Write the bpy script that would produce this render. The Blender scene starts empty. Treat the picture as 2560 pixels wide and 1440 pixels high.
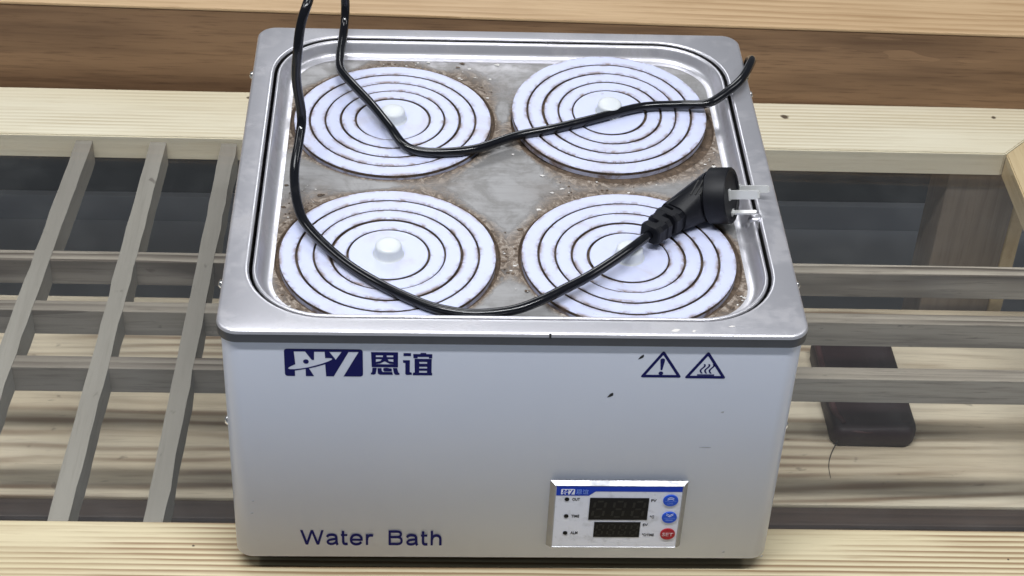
import bpy, bmesh, math, random
from mathutils import Vector, Matrix
random.seed(4)
S = bpy.context.scene
COL = S.collection
PI = math.pi

# ------------------------------------------------------------------ camera
CAM = Vector((-0.06361, -0.93949, 1.02249))
PITCH, YAW, ROLL, FPX = 0.67161, 0.06358, 0.05134, 4594.0
_f = Vector((math.sin(YAW)*math.cos(PITCH), math.cos(YAW)*math.cos(PITCH), -math.sin(PITCH)))
_r = Vector((math.cos(YAW), -math.sin(YAW), 0)); _u = _r.cross(_f)
RIGHT = _r*math.cos(ROLL) + _u*math.sin(ROLL)
UP = -_r*math.sin(ROLL) + _u*math.cos(ROLL)
FWD = _f
cd = bpy.data.cameras.new('camera'); cam = bpy.data.objects.new('camera', cd); COL.objects.link(cam)
cd.sensor_width = 36; cd.lens = 36*FPX/2560; cd.clip_start = .02; cd.clip_end = 60
M = Matrix((RIGHT, UP, -FWD)).transposed().to_4x4(); M.translation = CAM
cam.matrix_world = M
S.camera = cam

# ------------------------------------------------------------------ light (room ambience, ceiling lamps, added side and rear lights)
W = bpy.data.worlds.new('World'); S.world = W; W.use_nodes = True
bg = W.node_tree.nodes['Background']; bg.inputs[0].default_value = (.86, .93, 1.0, 1); bg.inputs[1].default_value = .15
def overhead_panel(name, loc, sx, sy, power, col=(.97, .985, 1.0)):
    l = bpy.data.lights.new(name, 'AREA'); l.shape = 'RECTANGLE'; l.size = sx; l.size_y = sy
    l.energy = power; l.color = col
    o = bpy.data.objects.new(name, l); COL.objects.link(o); o.location = loc
    return o
overhead_panel('overhead_light', (-.10, -.66, 2.5), 2.4, .14, 80)      # the tube over the table: its light throws the bars' shadows back on to the shelf
overhead_panel('overhead_light', (-.45, .60, 2.5), 1.0, .6, 15)
overhead_panel('overhead_light', (-.08, 3.4, 2.5), .75, 1.2, 27)  # unseen panel added for the steel lid's shine, kept out of the glass
overhead_panel('overhead_light', (-2.6, .4, 2.5), .6, 1.2, 20)  # added side light, brightens the bath's rounded left edge
overhead_panel('overhead_light', (2.4, .4, 2.5), .6, 1.2, 18)  # added side light, brightens the bath's rounded right edge
S.view_settings.view_transform = 'Standard'; S.view_settings.look = 'None'
S.view_settings.exposure = -.08; S.view_settings.gamma = 1
S.cycles.caustics_reflective = False; S.cycles.max_bounces = 10; S.cycles.transparent_max_bounces = 16

# ------------------------------------------------------------------ helpers
def at(px, py, z):            # the point at height z seen at a place of the 2560 x 1440 photograph
    d = RIGHT*((px-1280)/FPX) - UP*((py-720)/FPX) + FWD
    return CAM + d*((z-CAM.z)/d.z)
def at_y(px, py, y):
    d = RIGHT*((px-1280)/FPX) - UP*((py-720)/FPX) + FWD
    return CAM + d*((y-CAM.y)/d.y)

def link(name, me, parent=None, mat=None, smooth=False):
    o = bpy.data.objects.new(name, me); COL.objects.link(o)
    if mat is not None:
        for m in (mat if isinstance(mat, (list, tuple)) else [mat]): me.materials.append(m)
    if parent is not None: o.parent = parent
    if smooth: me.shade_smooth()
    return o
def thing(name, label, cat, loc=(0, 0, 0), rz=0, group=None):
    o = bpy.data.objects.new(name, None); COL.objects.link(o)
    o.location = loc; o.rotation_euler = (0, 0, rz); o.empty_display_size = .02
    o['label'] = label; o['category'] = cat
    if group: o['group'] = group
    return o
def tag(o, label, cat, group=None):
    o['label'] = label; o['category'] = cat
    if group: o['group'] = group
    return o
def pymesh(name, vs, fs, mis=None):
    me = bpy.data.meshes.new(name); me.from_pydata([tuple(v) for v in vs], [], fs)
    if mis: me.polygons.foreach_set('material_index', mis)
    me.update(); return me
def bm_mesh(name, bm):
    me = bpy.data.meshes.new(name); bm.normal_update(); bm.to_mesh(me); bm.free(); return me
def box_mesh(name, x0, x1, y0, y1, z0, z1, bev=.001, seg=2):
    bm = bmesh.new(); bmesh.ops.create_cube(bm, size=1)
    for v in bm.verts: v.co = ((x0+x1)/2+v.co.x*(x1-x0), (y0+y1)/2+v.co.y*(y1-y0), (z0+z1)/2+v.co.z*(z1-z0))
    if bev: bmesh.ops.bevel(bm, geom=bm.edges[:], offset=bev, segments=seg, affect='EDGES', profile=.6)
    return bm_mesh(name, bm)
def box(name, x0, x1, y0, y1, z0, z1, mat, parent=None, bev=.001):
    return link(name, box_mesh(name, x0, x1, y0, y1, z0, z1, bev), parent, mat)
def prism_mesh(name, poly, z0, z1, bev=.001):
    bm = bmesh.new()
    a = [bm.verts.new((x, y, z0)) for x, y in poly]; b = [bm.verts.new((x, y, z1)) for x, y in poly]
    n = len(poly); bm.faces.new(b); bm.faces.new(a[::-1])
    for i in range(n): bm.faces.new((a[i], a[(i+1) % n], b[(i+1) % n], b[i]))
    bmesh.ops.recalc_face_normals(bm, faces=bm.faces[:])
    if bev: bmesh.ops.bevel(bm, geom=bm.edges[:], offset=bev, segments=2, affect='EDGES')
    return bm_mesh(name, bm)
def rrect(x0, x1, y0, y1, r, n=8):
    pts = []
    for cx, cy, a in ((x1-r, y1-r, 0), (x0+r, y1-r, 90), (x0+r, y0+r, 180), (x1-r, y0+r, 270)):
        for k in range(n+1):
            t = math.radians(a+90*k/n); pts.append((cx+r*math.cos(t), cy+r*math.sin(t)))
    return pts
def sweep_mesh(name, loops, cap_first=False, cap_last=False, mis=None):
    vs, fs, mi = [], [], []
    n = len(loops[0])
    for l in loops: vs += l
    for k in range(len(loops)-1):
        for i in range(n):
            j = (i+1) % n
            fs.append((k*n+i, k*n+j, (k+1)*n+j, (k+1)*n+i)); mi.append(mis[k] if mis else 0)
    if cap_first: fs.append(tuple(range(n))[::-1]); mi.append(mis[0] if mis else 0)
    if cap_last: fs.append(tuple((len(loops)-1)*n+i for i in range(n))); mi.append(mis[-1] if mis else 0)
    return pymesh(name, vs, fs, mi)
def lathe_mesh(name, prof, seg=64, mis=None, wob=0):
    vs, fs, mi = [], [], []
    for r, z in prof:
        for i in range(seg):
            t = 2*PI*i/seg; vs.append((r*math.cos(t), r*math.sin(t), z))
    n = len(prof)
    for k in range(n-1):
        for i in range(seg):
            j = (i+1) % seg
            fs.append((k*seg+i, k*seg+j, (k+1)*seg+j, (k+1)*seg+i)); mi.append(mis[k] if mis else 0)
    bm = bmesh.new(); me = pymesh(name, vs, fs, mi); bm.from_mesh(me)
    bmesh.ops.remove_doubles(bm, verts=bm.verts[:], dist=1e-6)
    bmesh.ops.recalc_face_normals(bm, faces=bm.faces[:])
    bm.to_mesh(me); bm.free(); return me
def smooth_angle(o, deg=40):
    me = o.data; me.shade_smooth()
    bm = bmesh.new(); bm.from_mesh(me)
    for e in bm.edges:
        if len(e.link_faces) == 2 and e.calc_face_angle(0) > math.radians(deg): e.smooth = False
    bm.to_mesh(me); bm.free()
def curve_to_mesh(name, cu):
    o = bpy.data.objects.new(name, cu); COL.objects.link(o)
    bpy.context.view_layer.update()
    dg = bpy.context.evaluated_depsgraph_get()
    me = bpy.data.meshes.new_from_object(o.evaluated_get(dg), depsgraph=dg)
    bpy.data.objects.remove(o); bpy.data.curves.remove(cu)
    me.materials.clear()
    return me
def flat_mesh(name, loops, ext=.0001, bev=0):
    cu = bpy.data.curves.new(name, 'CURVE'); cu.dimensions = '2D'; cu.fill_mode = 'BOTH'; cu.extrude = ext
    cu.bevel_depth = bev
    if bev: cu.bevel_resolution = 2; cu.offset = -bev
    for l in loops:
        sp = cu.splines.new('POLY'); sp.points.add(len(l)-1); sp.use_cyclic_u = True
        for p, q in zip(sp.points, l): p.co = (q[0], q[1], 0, 1)
    return curve_to_mesh(name, cu)
def text_mesh(name, body, box4, ext=.0001, offset=0, space=1.0):
    cu = bpy.data.curves.new(name, 'FONT'); cu.body = body; cu.size = 1; cu.space_character = space
    cu.offset = offset; cu.resolution_u = 6
    me = curve_to_mesh(name, cu)
    xs = [v.co.x for v in me.vertices]; ys = [v.co.y for v in me.vertices]
    x0, x1, z0, z1 = box4
    sx = (x1-x0)/(max(xs)-min(xs)); sy = (z1-z0)/(max(ys)-min(ys))
    for v in me.vertices: v.co = (x0+(v.co.x-min(xs))*sx, z0+(v.co.y-min(ys))*sy, v.co.z)
    bm = bmesh.new(); bm.from_mesh(me)
    r = bmesh.ops.extrude_face_region(bm, geom=bm.faces[:])
    for e in r['geom']:
        if isinstance(e, bmesh.types.BMVert): e.co.z += ext
    bm.to_mesh(me); bm.free()
    return me
def stand_up(me, y0):        # drawing plane (u, v, w) -> upright plane facing -y
    for v in me.vertices: v.co = (v.co.x, y0-v.co.z, v.co.y)
    me.update(); return me
def catmull(pts, per=10):
    P = [Vector(p) for p in pts]; P = [2*P[0]-P[1]]+P+[2*P[-1]-P[-2]]; out = []
    for i in range(1, len(P)-2):
        p0, p1, p2, p3 = P[i-1:i+3]
        for k in range(per):
            t = k/per
            out.append(.5*((2*p1)+(p2-p0)*t+(2*p0-5*p1+4*p2-p3)*t*t+(3*p1-p0-3*p2+p3)*t**3))
    out.append(P[-2]); return out
def tube_mesh(name, path, rad, seg=14, caps=True):
    vs, fs = [], []
    T = [(path[min(i+1, len(path)-1)]-path[max(i-1, 0)]).normalized() for i in range(len(path))]
    n = T[0].cross(Vector((0, 0, 1)))
    if n.length < 1e-3: n = Vector((1, 0, 0))
    n.normalize()
    for i, p in enumerate(path):
        n = (n-T[i]*n.dot(T[i])).normalized(); b = T[i].cross(n)
        r = rad(i/(len(path)-1)) if callable(rad) else rad
        for k in range(seg):
            t = 2*PI*k/seg; vs.append(p+n*(r*math.cos(t))+b*(r*math.sin(t)))
    for i in range(len(path)-1):
        for k in range(seg):
            j = (k+1) % seg; fs.append((i*seg+k, i*seg+j, (i+1)*seg+j, (i+1)*seg+k))
    if caps: fs.append(tuple(range(seg))[::-1]); fs.append(tuple((len(path)-1)*seg+k for k in range(seg)))
    return pymesh(name, vs, fs)

# ------------------------------------------------------------------ materials
class N:
    def __init__(s, name):
        s.m = bpy.data.materials.new(name); s.m.use_nodes = True
        s.t = s.m.node_tree; s.b = s.t.nodes['Principled BSDF']; s.out = s.t.nodes['Material Output']
    def n(s, typ, **kw):
        x = s.t.nodes.new('ShaderNode'+typ)
        for k, v in kw.items(): setattr(x, k, v)
        return x
    def put(s, sock, v):
        if isinstance(v, bpy.types.NodeSocket): s.t.links.new(v, sock)
        elif v is not None:
            if hasattr(sock.default_value, '__len__') and not hasattr(v, '__len__'): v = (v,)*len(sock.default_value)
            if hasattr(sock.default_value, '__len__') and len(sock.default_value) == 4 and len(v) == 3: v = (*v, 1)
            sock.default_value = v
    def coord(s, scale=(1, 1, 1), loc=(0, 0, 0), rot=(0, 0, 0), rnd=False):
        tc = s.n('TexCoord'); mp = s.n('Mapping')
        v = tc.outputs['Object']
        if rnd:
            oi = s.n('ObjectInfo'); ad = s.n('VectorMath', operation='ADD'); cb = s.n('CombineXYZ')
            for i, f in enumerate((3.7, 5.3, 7.1)): s.put(cb.inputs[i], s.math('MULTIPLY', oi.outputs['Random'], f))
            s.put(ad.inputs[0], v); s.put(ad.inputs[1], cb.outputs[0]); v = ad.outputs[0]
        s.put(mp.inputs[0], v); mp.inputs['Scale'].default_value = scale; mp.inputs['Location'].default_value = loc
        mp.inputs['Rotation'].default_value = rot
        return mp.outputs[0]
    def noise(s, co, scale, detail=4, rough=.55, dist=0):
        x = s.n('TexNoise'); s.put(x.inputs['Vector'], co); x.inputs['Scale'].default_value = scale
        x.inputs['Detail'].default_value = detail; x.inputs['Roughness'].default_value = rough
        x.inputs['Distortion'].default_value = dist
        return x.outputs['Fac']
    def math(s, op, a, b=None, c=None, clamp=False):
        x = s.n('Math', operation=op, use_clamp=clamp); s.put(x.inputs[0], a)
        if b is not None: s.put(x.inputs[1], b)
        if c is not None: s.put(x.inputs[2], c)
        return x.outputs[0]
    def step(s, v, a, b, lo=0., hi=1.):
        x = s.n('MapRange', interpolation_type='SMOOTHSTEP'); s.put(x.inputs['Value'], v)
        s.put(x.inputs['From Min'], a); s.put(x.inputs['From Max'], b); x.inputs['To Min'].default_value = lo; x.inputs['To Max'].default_value = hi
        return x.outputs[0]
    def mix(s, f, a, b, mode='MIX'):
        x = s.n('Mix', data_type='RGBA', blend_type=mode); s.put(x.inputs[0], f)
        s.put(x.inputs[6], a); s.put(x.inputs[7], b); return x.outputs[2]
    def ramp(s, f, stops):
        x = s.n('ValToRGB'); s.put(x.inputs[0], f); e = x.color_ramp.elements
        while len(e) < len(stops): e.new(.5)
        for i, (p, c) in enumerate(stops): e[i].position = p; e[i].color = (*c, 1)
        return x.outputs[0]
    def bump(s, h, strength, dist=.001):
        x = s.n('Bump'); s.put(x.inputs['Height'], h); x.inputs['Strength'].default_value = strength
        x.inputs['Distance'].default_value = dist; s.put(s.b.inputs['Normal'], x.outputs[0])
    def set(s, **kw):
        for k, v in kw.items(): s.put(s.b.inputs[k.replace('_', ' ')], v)
        return s.m

def wood(name, light, dark, line, axis='x', freq=60., dist=5., contrast=1., rough=.5, fine=.5, knots=(), shift=0., coat=0., prof='SAW', specks=0.):
    k = N(name)
    st = (1, 1, 1)
    ax = {'x': (.17, 1, 1), 'y': (1, .17, 1), 'z': (1, 1, .17)}[axis]
    co = k.coord(ax, (shift, shift*.7, shift*.3), rnd=True)
    w = k.n('TexWave', wave_type='BANDS', bands_direction={'x': 'Y', 'y': 'X', 'z': 'X'}[axis], wave_profile=prof)
    k.put(w.inputs['Vector'], co); w.inputs['Scale'].default_value = freq/6.283*2; w.inputs['Distortion'].default_value = dist
    w.inputs['Detail'].default_value = 3; w.inputs['Detail Scale'].default_value = .35; w.inputs['Detail Roughness'].default_value = .55
    lines = k.math('POWER', k.step(w.outputs['Fac'], .15, .92), 1.4)
    ax2 = {'x': (.05, 1, 1), 'y': (1, .05, 1), 'z': (1, 1, .05)}[axis]
    fib = k.noise(k.coord(ax2, (shift, 0, 0), rnd=True), 420, 4, .65)
    blot = k.noise(k.coord(ax, (shift*2, 0, 0), rnd=True), 9, 3, .5)
    vary = k.step(k.noise(co, 22, 2), .3, .7)
    c = k.mix(k.step(blot, .35, .68), light, dark)
    c = k.mix(k.math('MULTIPLY', k.math('MULTIPLY', lines, vary), contrast, clamp=True), c, line)
    streak = k.noise(k.coord(ax2, (shift*3, 0, 0), rnd=True), 110, 3, .6)
    c = k.mix(k.step(streak, .48, .75, 0, fine*.7), c, line)
    c = k.mix(k.step(fib, .5, .78, 0, fine), c, line)
    if specks:
        sp = k.noise(k.coord(tuple(q**.35 for q in ax), (shift, 3, 1), rnd=True), 75, 3, .6, .5); c = k.mix(k.step(sp, .66, .74, 0, specks), c, (.075, .055, .042))
    if knots:
        tc = k.n('TexCoord')
        nz = k.noise(tc.outputs['Object'], 160, 3)
        for (x, y, z, r) in knots:
            d = k.n('VectorMath', operation='DISTANCE'); k.put(d.inputs[0], tc.outputs['Object']); d.inputs[1].default_value = (x, y, z)
            dd = k.math('ADD', d.outputs['Value'], k.math('MULTIPLY', k.math('SUBTRACT', nz, .5), r*1.6))
            c = k.mix(k.step(dd, r*.5, r*1.1, .9, 0), c, (.035, .016, .008))
    k.bump(k.math('ADD', k.math('MULTIPLY', lines, -.6), fib), .25, .0006)
    return k.set(Base_Color=c, Roughness=k.step(fib, .2, .8, rough-.06, rough+.1), Coat_Weight=coat, Coat_Roughness=.25)

m_rail_front = wood('pine_front_rail', (.66, .58, .395), (.58, .495, .315), (.30, .205, .115), freq=180, dist=3.0, contrast=1.7, rough=.42, fine=.4, shift=.3, coat=.15,
                    knots=((-.2325, .0265, 0, .0016), (.388, .021, 0, .0010)))
m_rail_rear = wood('pine_rear_rail', (.74, .695, .55), (.68, .625, .47), (.48, .40, .26), freq=170, dist=2.5, contrast=.8, rough=.45, fine=.4,
                   knots=((.302, .633, 0, .0045), (-.245, .648, 0, .003), (.52, .64, 0, .003)), shift=1.3)
m_rail_side = wood('pine_side_rail', (.58, .47, .29), (.50, .39, .22), (.36, .25, .13), axis='y', freq=80, dist=4, contrast=.4, rough=.45, shift=2.3)
m_slat = wood('grey_painted_pine_slat', (.34, .32, .275), (.255, .237, .202), (.17, .155, .13), axis='y', freq=60, dist=3, contrast=.1, rough=.6, fine=.3, shift=.9, specks=.6)
m_bar = wood('weathered_pine_crossbar', (.46, .41, .33), (.235, .208, .168), (.09, .07, .052), axis='x', freq=110, dist=6, contrast=1.2, rough=.6, fine=.6, shift=2.9, specks=.5)
m_shelf = wood('pine_shelf_board', (.82, .74, .57), (.66, .56, .40), (.30, .215, .14), freq=66, dist=17, contrast=1.05, rough=.5, fine=.45, shift=5.1, prof='TRI', specks=.4)
m_apron = wood('dark_brown_board', (.085, .058, .045), (.06, .042, .034), (.03, .02, .016), freq=90, dist=4, contrast=.6, rough=.5, shift=3.3)
m_leg = wood('brown_leg_wood', (.22, .18, .145), (.165, .135, .105), (.09, .07, .055), axis='z', freq=90, dist=4, contrast=.5, rough=.6, shift=4.4)
m_oak_top = wood('oak_counter_top', (.58, .41, .24), (.50, .34, .19), (.35, .215, .105), freq=90, dist=8, contrast=.9, rough=.45, fine=.7, shift=6.2)
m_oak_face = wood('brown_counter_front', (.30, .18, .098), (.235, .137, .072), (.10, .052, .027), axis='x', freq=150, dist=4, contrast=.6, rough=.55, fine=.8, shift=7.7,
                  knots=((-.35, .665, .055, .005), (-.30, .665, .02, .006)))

def steel(name, base, stain, rough, stain_scale=30, amount=.6, lo=.45, hi=.7, met=.78):
    k = N(name); co = k.coord()
    a = k.noise(co, stain_scale, 6, .65, .6); b = k.noise(co, stain_scale*5, 4, .6)
    m = k.step(k.math('ADD', k.math('MULTIPLY', a, .75), k.math('MULTIPLY', b, .25)), lo, hi)
    brush = k.noise(k.coord((.03, 1, 1)), 1500, 2)
    c = k.mix(k.math('MULTIPLY', m, amount), base, stain)
    k.bump(k.math('ADD', brush, k.math('MULTIPLY', a, .6)), .06, .0004)
    return k.set(Base_Color=c, Metallic=k.step(m, 0, 1, met, met*.75), Roughness=k.math('ADD', k.math('MULTIPLY', m, .15), rough))
m_lid = steel('brushed_steel_lid', (.69, .685, .735), (.38, .37, .38), .34, 22, .65)
m_skirt_dark = steel('darkened_steel_skirt', (.10, .10, .105), (.07, .07, .075), .35)  # same steel as the lid, its dark reflection put into the base colour
m_dark = N('dark_inside_shade').set(Base_Color=(.012, .011, .010), Roughness=.6)  # near-black, stands in for shade in the gaps and beneath the body
m_grime = None
def tray_mat():
    k = N('stained_steel_tray'); tc = k.n('TexCoord'); P = tc.outputs['Object']
    sep = k.n('SeparateXYZ'); k.put(sep.inputs[0], P); cb = k.n('CombineXYZ'); k.put(cb.inputs[0], sep.outputs[0]); k.put(cb.inputs[1], sep.outputs[1])
    dmin = None
    for (x, y) in HOLES:
        d = k.n('VectorMath', operation='DISTANCE'); k.put(d.inputs[0], cb.outputs[0]); d.inputs[1].default_value = (x, y, 0)
        dmin = d.outputs['Value'] if dmin is None else k.math('MINIMUM', dmin, d.outputs['Value'])
    d = k.math('SUBTRACT', dmin, .0806)
    a = k.noise(P, 28, 6, .7, 1.2); b = k.noise(P, 95, 6, .75, 2.2); patch = k.noise(P, 13, 3)
    hot = None
    for hx_, hy_, hr_, am in ((-.172, .115, .05, 1.), (-.150, .160, .04, .9), (-.145, .035, .05, .9), (.168, .065, .06, 1.2), (.160, .035, .04, .8), (.150, .225, .045, .8), (.165, .27, .03, .5), (-.025, .325, .04, .8),
                              (-.085, .356, .035, .7), (-.165, .25, .04, .6), (-.155, .30, .03, .6), (0, .10, .035, .8), (.05, .178, .05, .6), (-.05, .185, .035, .5), (0, .255, .025, .4)):
        dh = k.n('VectorMath', operation='DISTANCE'); k.put(dh.inputs[0], cb.outputs[0]); dh.inputs[1].default_value = (hx_, hy_, 0)
        q = k.step(dh.outputs['Value'], hr_*.15, hr_*1.1, am, 0); hot = q if hot is None else k.math('MAXIMUM', hot, q)
    reach = k.math('MULTIPLY', k.math('ADD', hot, k.math('MULTIPLY', k.step(patch, .4, .75), .35)), .028)
    near = k.step(k.math('SUBTRACT', d, k.math('MULTIPLY', k.math('SUBTRACT', b, .47), k.math('ADD', .008, k.math('MULTIPLY', hot, .05)))), 0., k.math('ADD', reach, .0025), 1, 0)
    col = k.ramp(b, [(.34, (.04, .027, .018)), (.46, (.12, .088, .064)), (.56, (.27, .22, .18)), (.66, (.36, .33, .30)), (.74, (.68, .66, .65))])
    scale_ = k.step(k.math('ADD', k.math('MULTIPLY', a, .7), k.math('MULTIPLY', k.noise(P, 120, 5, .7), .3)), .42, .62)                      # dull lime film away from the holes
    base = k.mix(k.math('MULTIPLY', scale_, .6), (.37, .365, .37), (.25, .24, .228))
    br_ = k.noise(k.coord((.05, 1, 1)), 420, 3, .6); base = k.mix(k.step(br_, .4, .7, 0, .3), base, (.24, .235, .23))
    crk = k.n('TexVoronoi', feature='DISTANCE_TO_EDGE'); k.put(crk.inputs['Vector'], P); crk.inputs['Scale'].default_value = 75
    base = k.mix(k.math('MULTIPLY', hot, k.step(k.noise(P, 40, 5, .65, .8), .38, .62, 0, .6)), base, (.20, .155, .12))
    c = k.mix(near, base, col)
    k.bump(k.math('MULTIPLY', near, b), .8, .0015)
    return k.set(Base_Color=c, Metallic=k.step(near, 0, .6, .7, 0.), Roughness=k.math('ADD', k.math('MULTIPLY', near, .2), k.math('ADD', k.math('MULTIPLY', scale_, .12), .46)))
HOLES = [(-.0870, .099), (.0860, .099), (-.0868, .2735), (.0862, .2735)]
m_tray = tray_mat()
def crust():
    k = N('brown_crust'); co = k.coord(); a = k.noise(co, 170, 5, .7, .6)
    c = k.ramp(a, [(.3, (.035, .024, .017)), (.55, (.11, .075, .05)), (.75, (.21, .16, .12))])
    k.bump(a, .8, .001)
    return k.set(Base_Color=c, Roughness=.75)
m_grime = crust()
def plastic():
    k = N('white_plastic'); co = k.coord(rnd=True); at_ = k.n('Attribute', attribute_name='edge')
    e1 = k.math('MULTIPLY', k.math('POWER', at_.outputs['Fac'], 1.6), k.step(k.noise(co, 60, 5, .65, 1.), .42, .68))
    a = k.noise(co, 26, 5, .65, .8); b = k.noise(co, 210, 5, .7, 1.5)
    s1 = k.step(a, .52, .74, 0, .42); s2 = k.step(b, .64, .74, 0, .5)
    s2 = k.math('MULTIPLY', s2, k.step(k.noise(co, 15, 2), .5, .62))
    c = k.mix(s1, (.53, .565, .755), (.42, .375, .355)); c = k.mix(s2, c, (.22, .15, .10)); c = k.mix(k.math('MULTIPLY', e1, .9), c, (.20, .135, .10))
    return k.set(Base_Color=c, Roughness=.38, Subsurface_Weight=.15, Subsurface_Radius=(.004, .004, .004), Subsurface_Scale=1.0, Specular_IOR_Level=.4)
m_white = plastic()
def knob_mat():
    k = N('milky_plastic'); return k.set(Base_Color=(.60, .63, .66), Roughness=.35, Subsurface_Weight=.4, Subsurface_Radius=(.006, .006, .006), Subsurface_Scale=1.0)
m_knob = knob_mat()
def paint():
    k = N('bluish_white_paint'); co = k.coord(); a = k.noise(co, 6, 3); f = k.noise(co, 1400, 2)
    sm = k.noise(co, 40, 6, .7, .5)
    c = k.mix(k.step(a, .3, .7), (.69, .73, .845), (.72, .755, .865)); c = k.mix(k.step(sm, .66, .8, 0, .25), c, (.42, .42, .43))
    k.bump(f, .12, .0002)
    return k.set(Base_Color=c, Roughness=.36, Coat_Weight=.2, Coat_Roughness=.2)
m_paint = paint()
m_navy = N('navy_print').set(Base_Color=(.001, .002, .085), Roughness=.55, Specular_IOR_Level=.2)
m_chip = N('black_chip').set(Base_Color=(.01, .01, .012), Roughness=.6)
m_rubber = N('black_rubber').set(Base_Color=(.018, .018, .018), Roughness=.7)
m_bezel = steel('aluminium_bezel', (.36, .365, .385), (.28, .285, .30), .42, 60, .4, met=.95)
def face_mat():
    k = N('silver_face_film'); a = k.noise(k.coord(), 90, 4, .65)
    c = k.mix(k.step(a, .5, .72, 0, .5), (.74, .76, .86), (.42, .43, .47))
    return k.set(Base_Color=c, Roughness=.4)
m_face = face_mat()
m_blue = N('blue_print').set(Base_Color=(.003, .040, .44), Roughness=.5, Specular_IOR_Level=.2)
m_btn_blue = N('blue_button').set(Base_Color=(.006, .075, .55), Roughness=.45, Specular_IOR_Level=.3)
m_btn_red = N('red_button').set(Base_Color=(.36, .006, .018), Roughness=.45, Specular_IOR_Level=.3)
m_print_white = N('white_print').set(Base_Color=(.75, .78, .9), Roughness=.5)
m_print_pale = N('pale_blue_print').set(Base_Color=(.12, .22, .65), Roughness=.5)
m_print_pink = N('pale_red_print').set(Base_Color=(.70, .50, .55), Roughness=.5)
m_print_grey = N('dark_grey_print').set(Base_Color=(.03, .03, .035), Roughness=.5)
m_display = N('display_window').set(Base_Color=(.004, .004, .005), Roughness=.3, Specular_IOR_Level=.12)
m_segment = N('unlit_segment').set(Base_Color=(.016, .0155, .014), Roughness=.5, Specular_IOR_Level=.2)
m_screw = N('bright_screw').set(Base_Color=(.9, .9, .9), Metallic=1., Roughness=.15)
m_pin = N('nickel_pin').set(Base_Color=(.86, .87, .86), Metallic=.45, Roughness=.25)
def cord_mat():
    k = N('black_pvc'); a = k.noise(k.coord(), 70, 4, .6)
    return k.set(Base_Color=k.mix(k.step(a, .55, .8), (.004, .0045, .007), (.012, .012, .013)), Roughness=k.step(a, .4, .8, .12, .26))
m_cord = cord_mat()
def plug_mat():
    k = N('black_plug_plastic'); a = k.noise(k.coord(), 500, 3)
    k.bump(a, .15, .0002)
    return k.set(Base_Color=(.004, .0045, .007), Roughness=.5, Specular_IOR_Level=.28)
m_plug = plug_mat()
def glass():
    k = N('clear_glass'); tr = k.n('BsdfTransparent'); tr.inputs[0].default_value = (.985, .985, .985, 1)
    gl = k.n('BsdfGlossy'); gl.inputs['Roughness'].default_value = .06; gl.inputs['Color'].default_value = (1, 1, 1, 1)
    df = k.n('BsdfDiffuse'); df.inputs['Color'].default_value = (.6, .62, .62, 1)
    fr = k.n('Fresnel'); geo = k.n('NewGeometry')
    k.put(fr.inputs['IOR'], k.math('ADD', 1.5, k.math('MULTIPLY', geo.outputs['Backfacing'], 1/1.5-1.5)))
    a = k.noise(k.coord(), 14, 5, .7); sc = k.noise(k.coord((1, .05, 1), rot=(0, 0, .9)), 300, 2)
    dust_haze = k.math('ADD', k.step(a, .4, .8, .005, .022), k.step(sc, .74, .8, 0, .03))  # dust and scratches; the dust also stands in for hazy sheen
    mx0 = k.n('MixShader'); k.put(mx0.inputs[0], dust_haze); k.t.links.new(tr.outputs[0], mx0.inputs[1]); k.t.links.new(df.outputs[0], mx0.inputs[2])
    mx = k.n('MixShader'); k.put(mx.inputs[0], fr.outputs[0])
    k.t.links.new(mx0.outputs[0], mx.inputs[1]); k.t.links.new(gl.outputs[0], mx.inputs[2])
    k.t.links.new(mx.outputs[0], k.out.inputs[0]); return k.m
m_glass = glass()
def floor_mat():
    k = N('blue_grey_floor'); a = k.noise(k.coord(), 5, 5, .6)
    return k.set(Base_Color=k.mix(a, (.48, .52, .58), (.58, .62, .68)), Roughness=.45)
m_floor = floor_mat()
m_skirting = N('grey_skirting').set(Base_Color=(.40, .43, .49), Roughness=.5)
m_wall = N('dark_navy_wall').set(Base_Color=(.052, .06, .072), Roughness=.6)
def leather():
    k = N('navy_cloth'); a = k.noise(k.coord(), 260, 4, .6)
    k.bump(a, .4, .0006); return k.set(Base_Color=k.mix(a, (.014, .006, .008), (.028, .011, .014)), Roughness=.55)
m_leather = leather()
m_trim = N('dark_red_trim').set(Base_Color=(.055, .022, .024), Roughness=.6)

# ------------------------------------------------------------------ setting
def struct(o): o['kind'] = 'structure'; return o
struct(box('floor', -3, 3, -3, 1.46, -.80, -.75, m_floor, bev=0))
struct(box('wall', -3, 3, 1.462, 1.55, -.75, -.12, m_wall, bev=0))
struct(box('skirting', -3, 3, 1.448, 1.461, -.75, -.702, m_skirting, bev=.002))

# ------------------------------------------------------------------ the display table
RT = math.radians(-.45)
TB = thing('display_table', 'pale pine display table with glass top over a wooden lattice and lower shelf', 'table', (0, 0, 0), RT)
X0, X1 = -.86, .517           # inner edges of the frame
Y0, Y1 = .0515, .574
RW = .085
link('front_rail', prism_mesh('front_rail', [(X0-RW, Y0-RW), (X0-RW, Y0-.13), (X1+RW, Y0-.13), (X1+RW, Y0-RW), (X1+.0003, Y0), (X0-.0003, Y0)], -.027, 0, .0012), TB, m_rail_front)  # front edge widened out of view to bounce light on to the bath
link('rear_rail', prism_mesh('rear_rail', [(X0, Y1), (X1, Y1), (X1+RW, Y1+RW), (X0-RW, Y1+RW)], -.027, 0, .0012), TB, m_rail_rear)
link('side_rail', prism_mesh('side_rail', [(X1+.0006, Y0+.0006), (X1+RW+.0006, Y0-RW+.0006), (X1+RW+.0006, Y1+RW-.0006), (X1+.0006, Y1-.0006)], -.027, 0, .0012), TB, m_rail_side)
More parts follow.
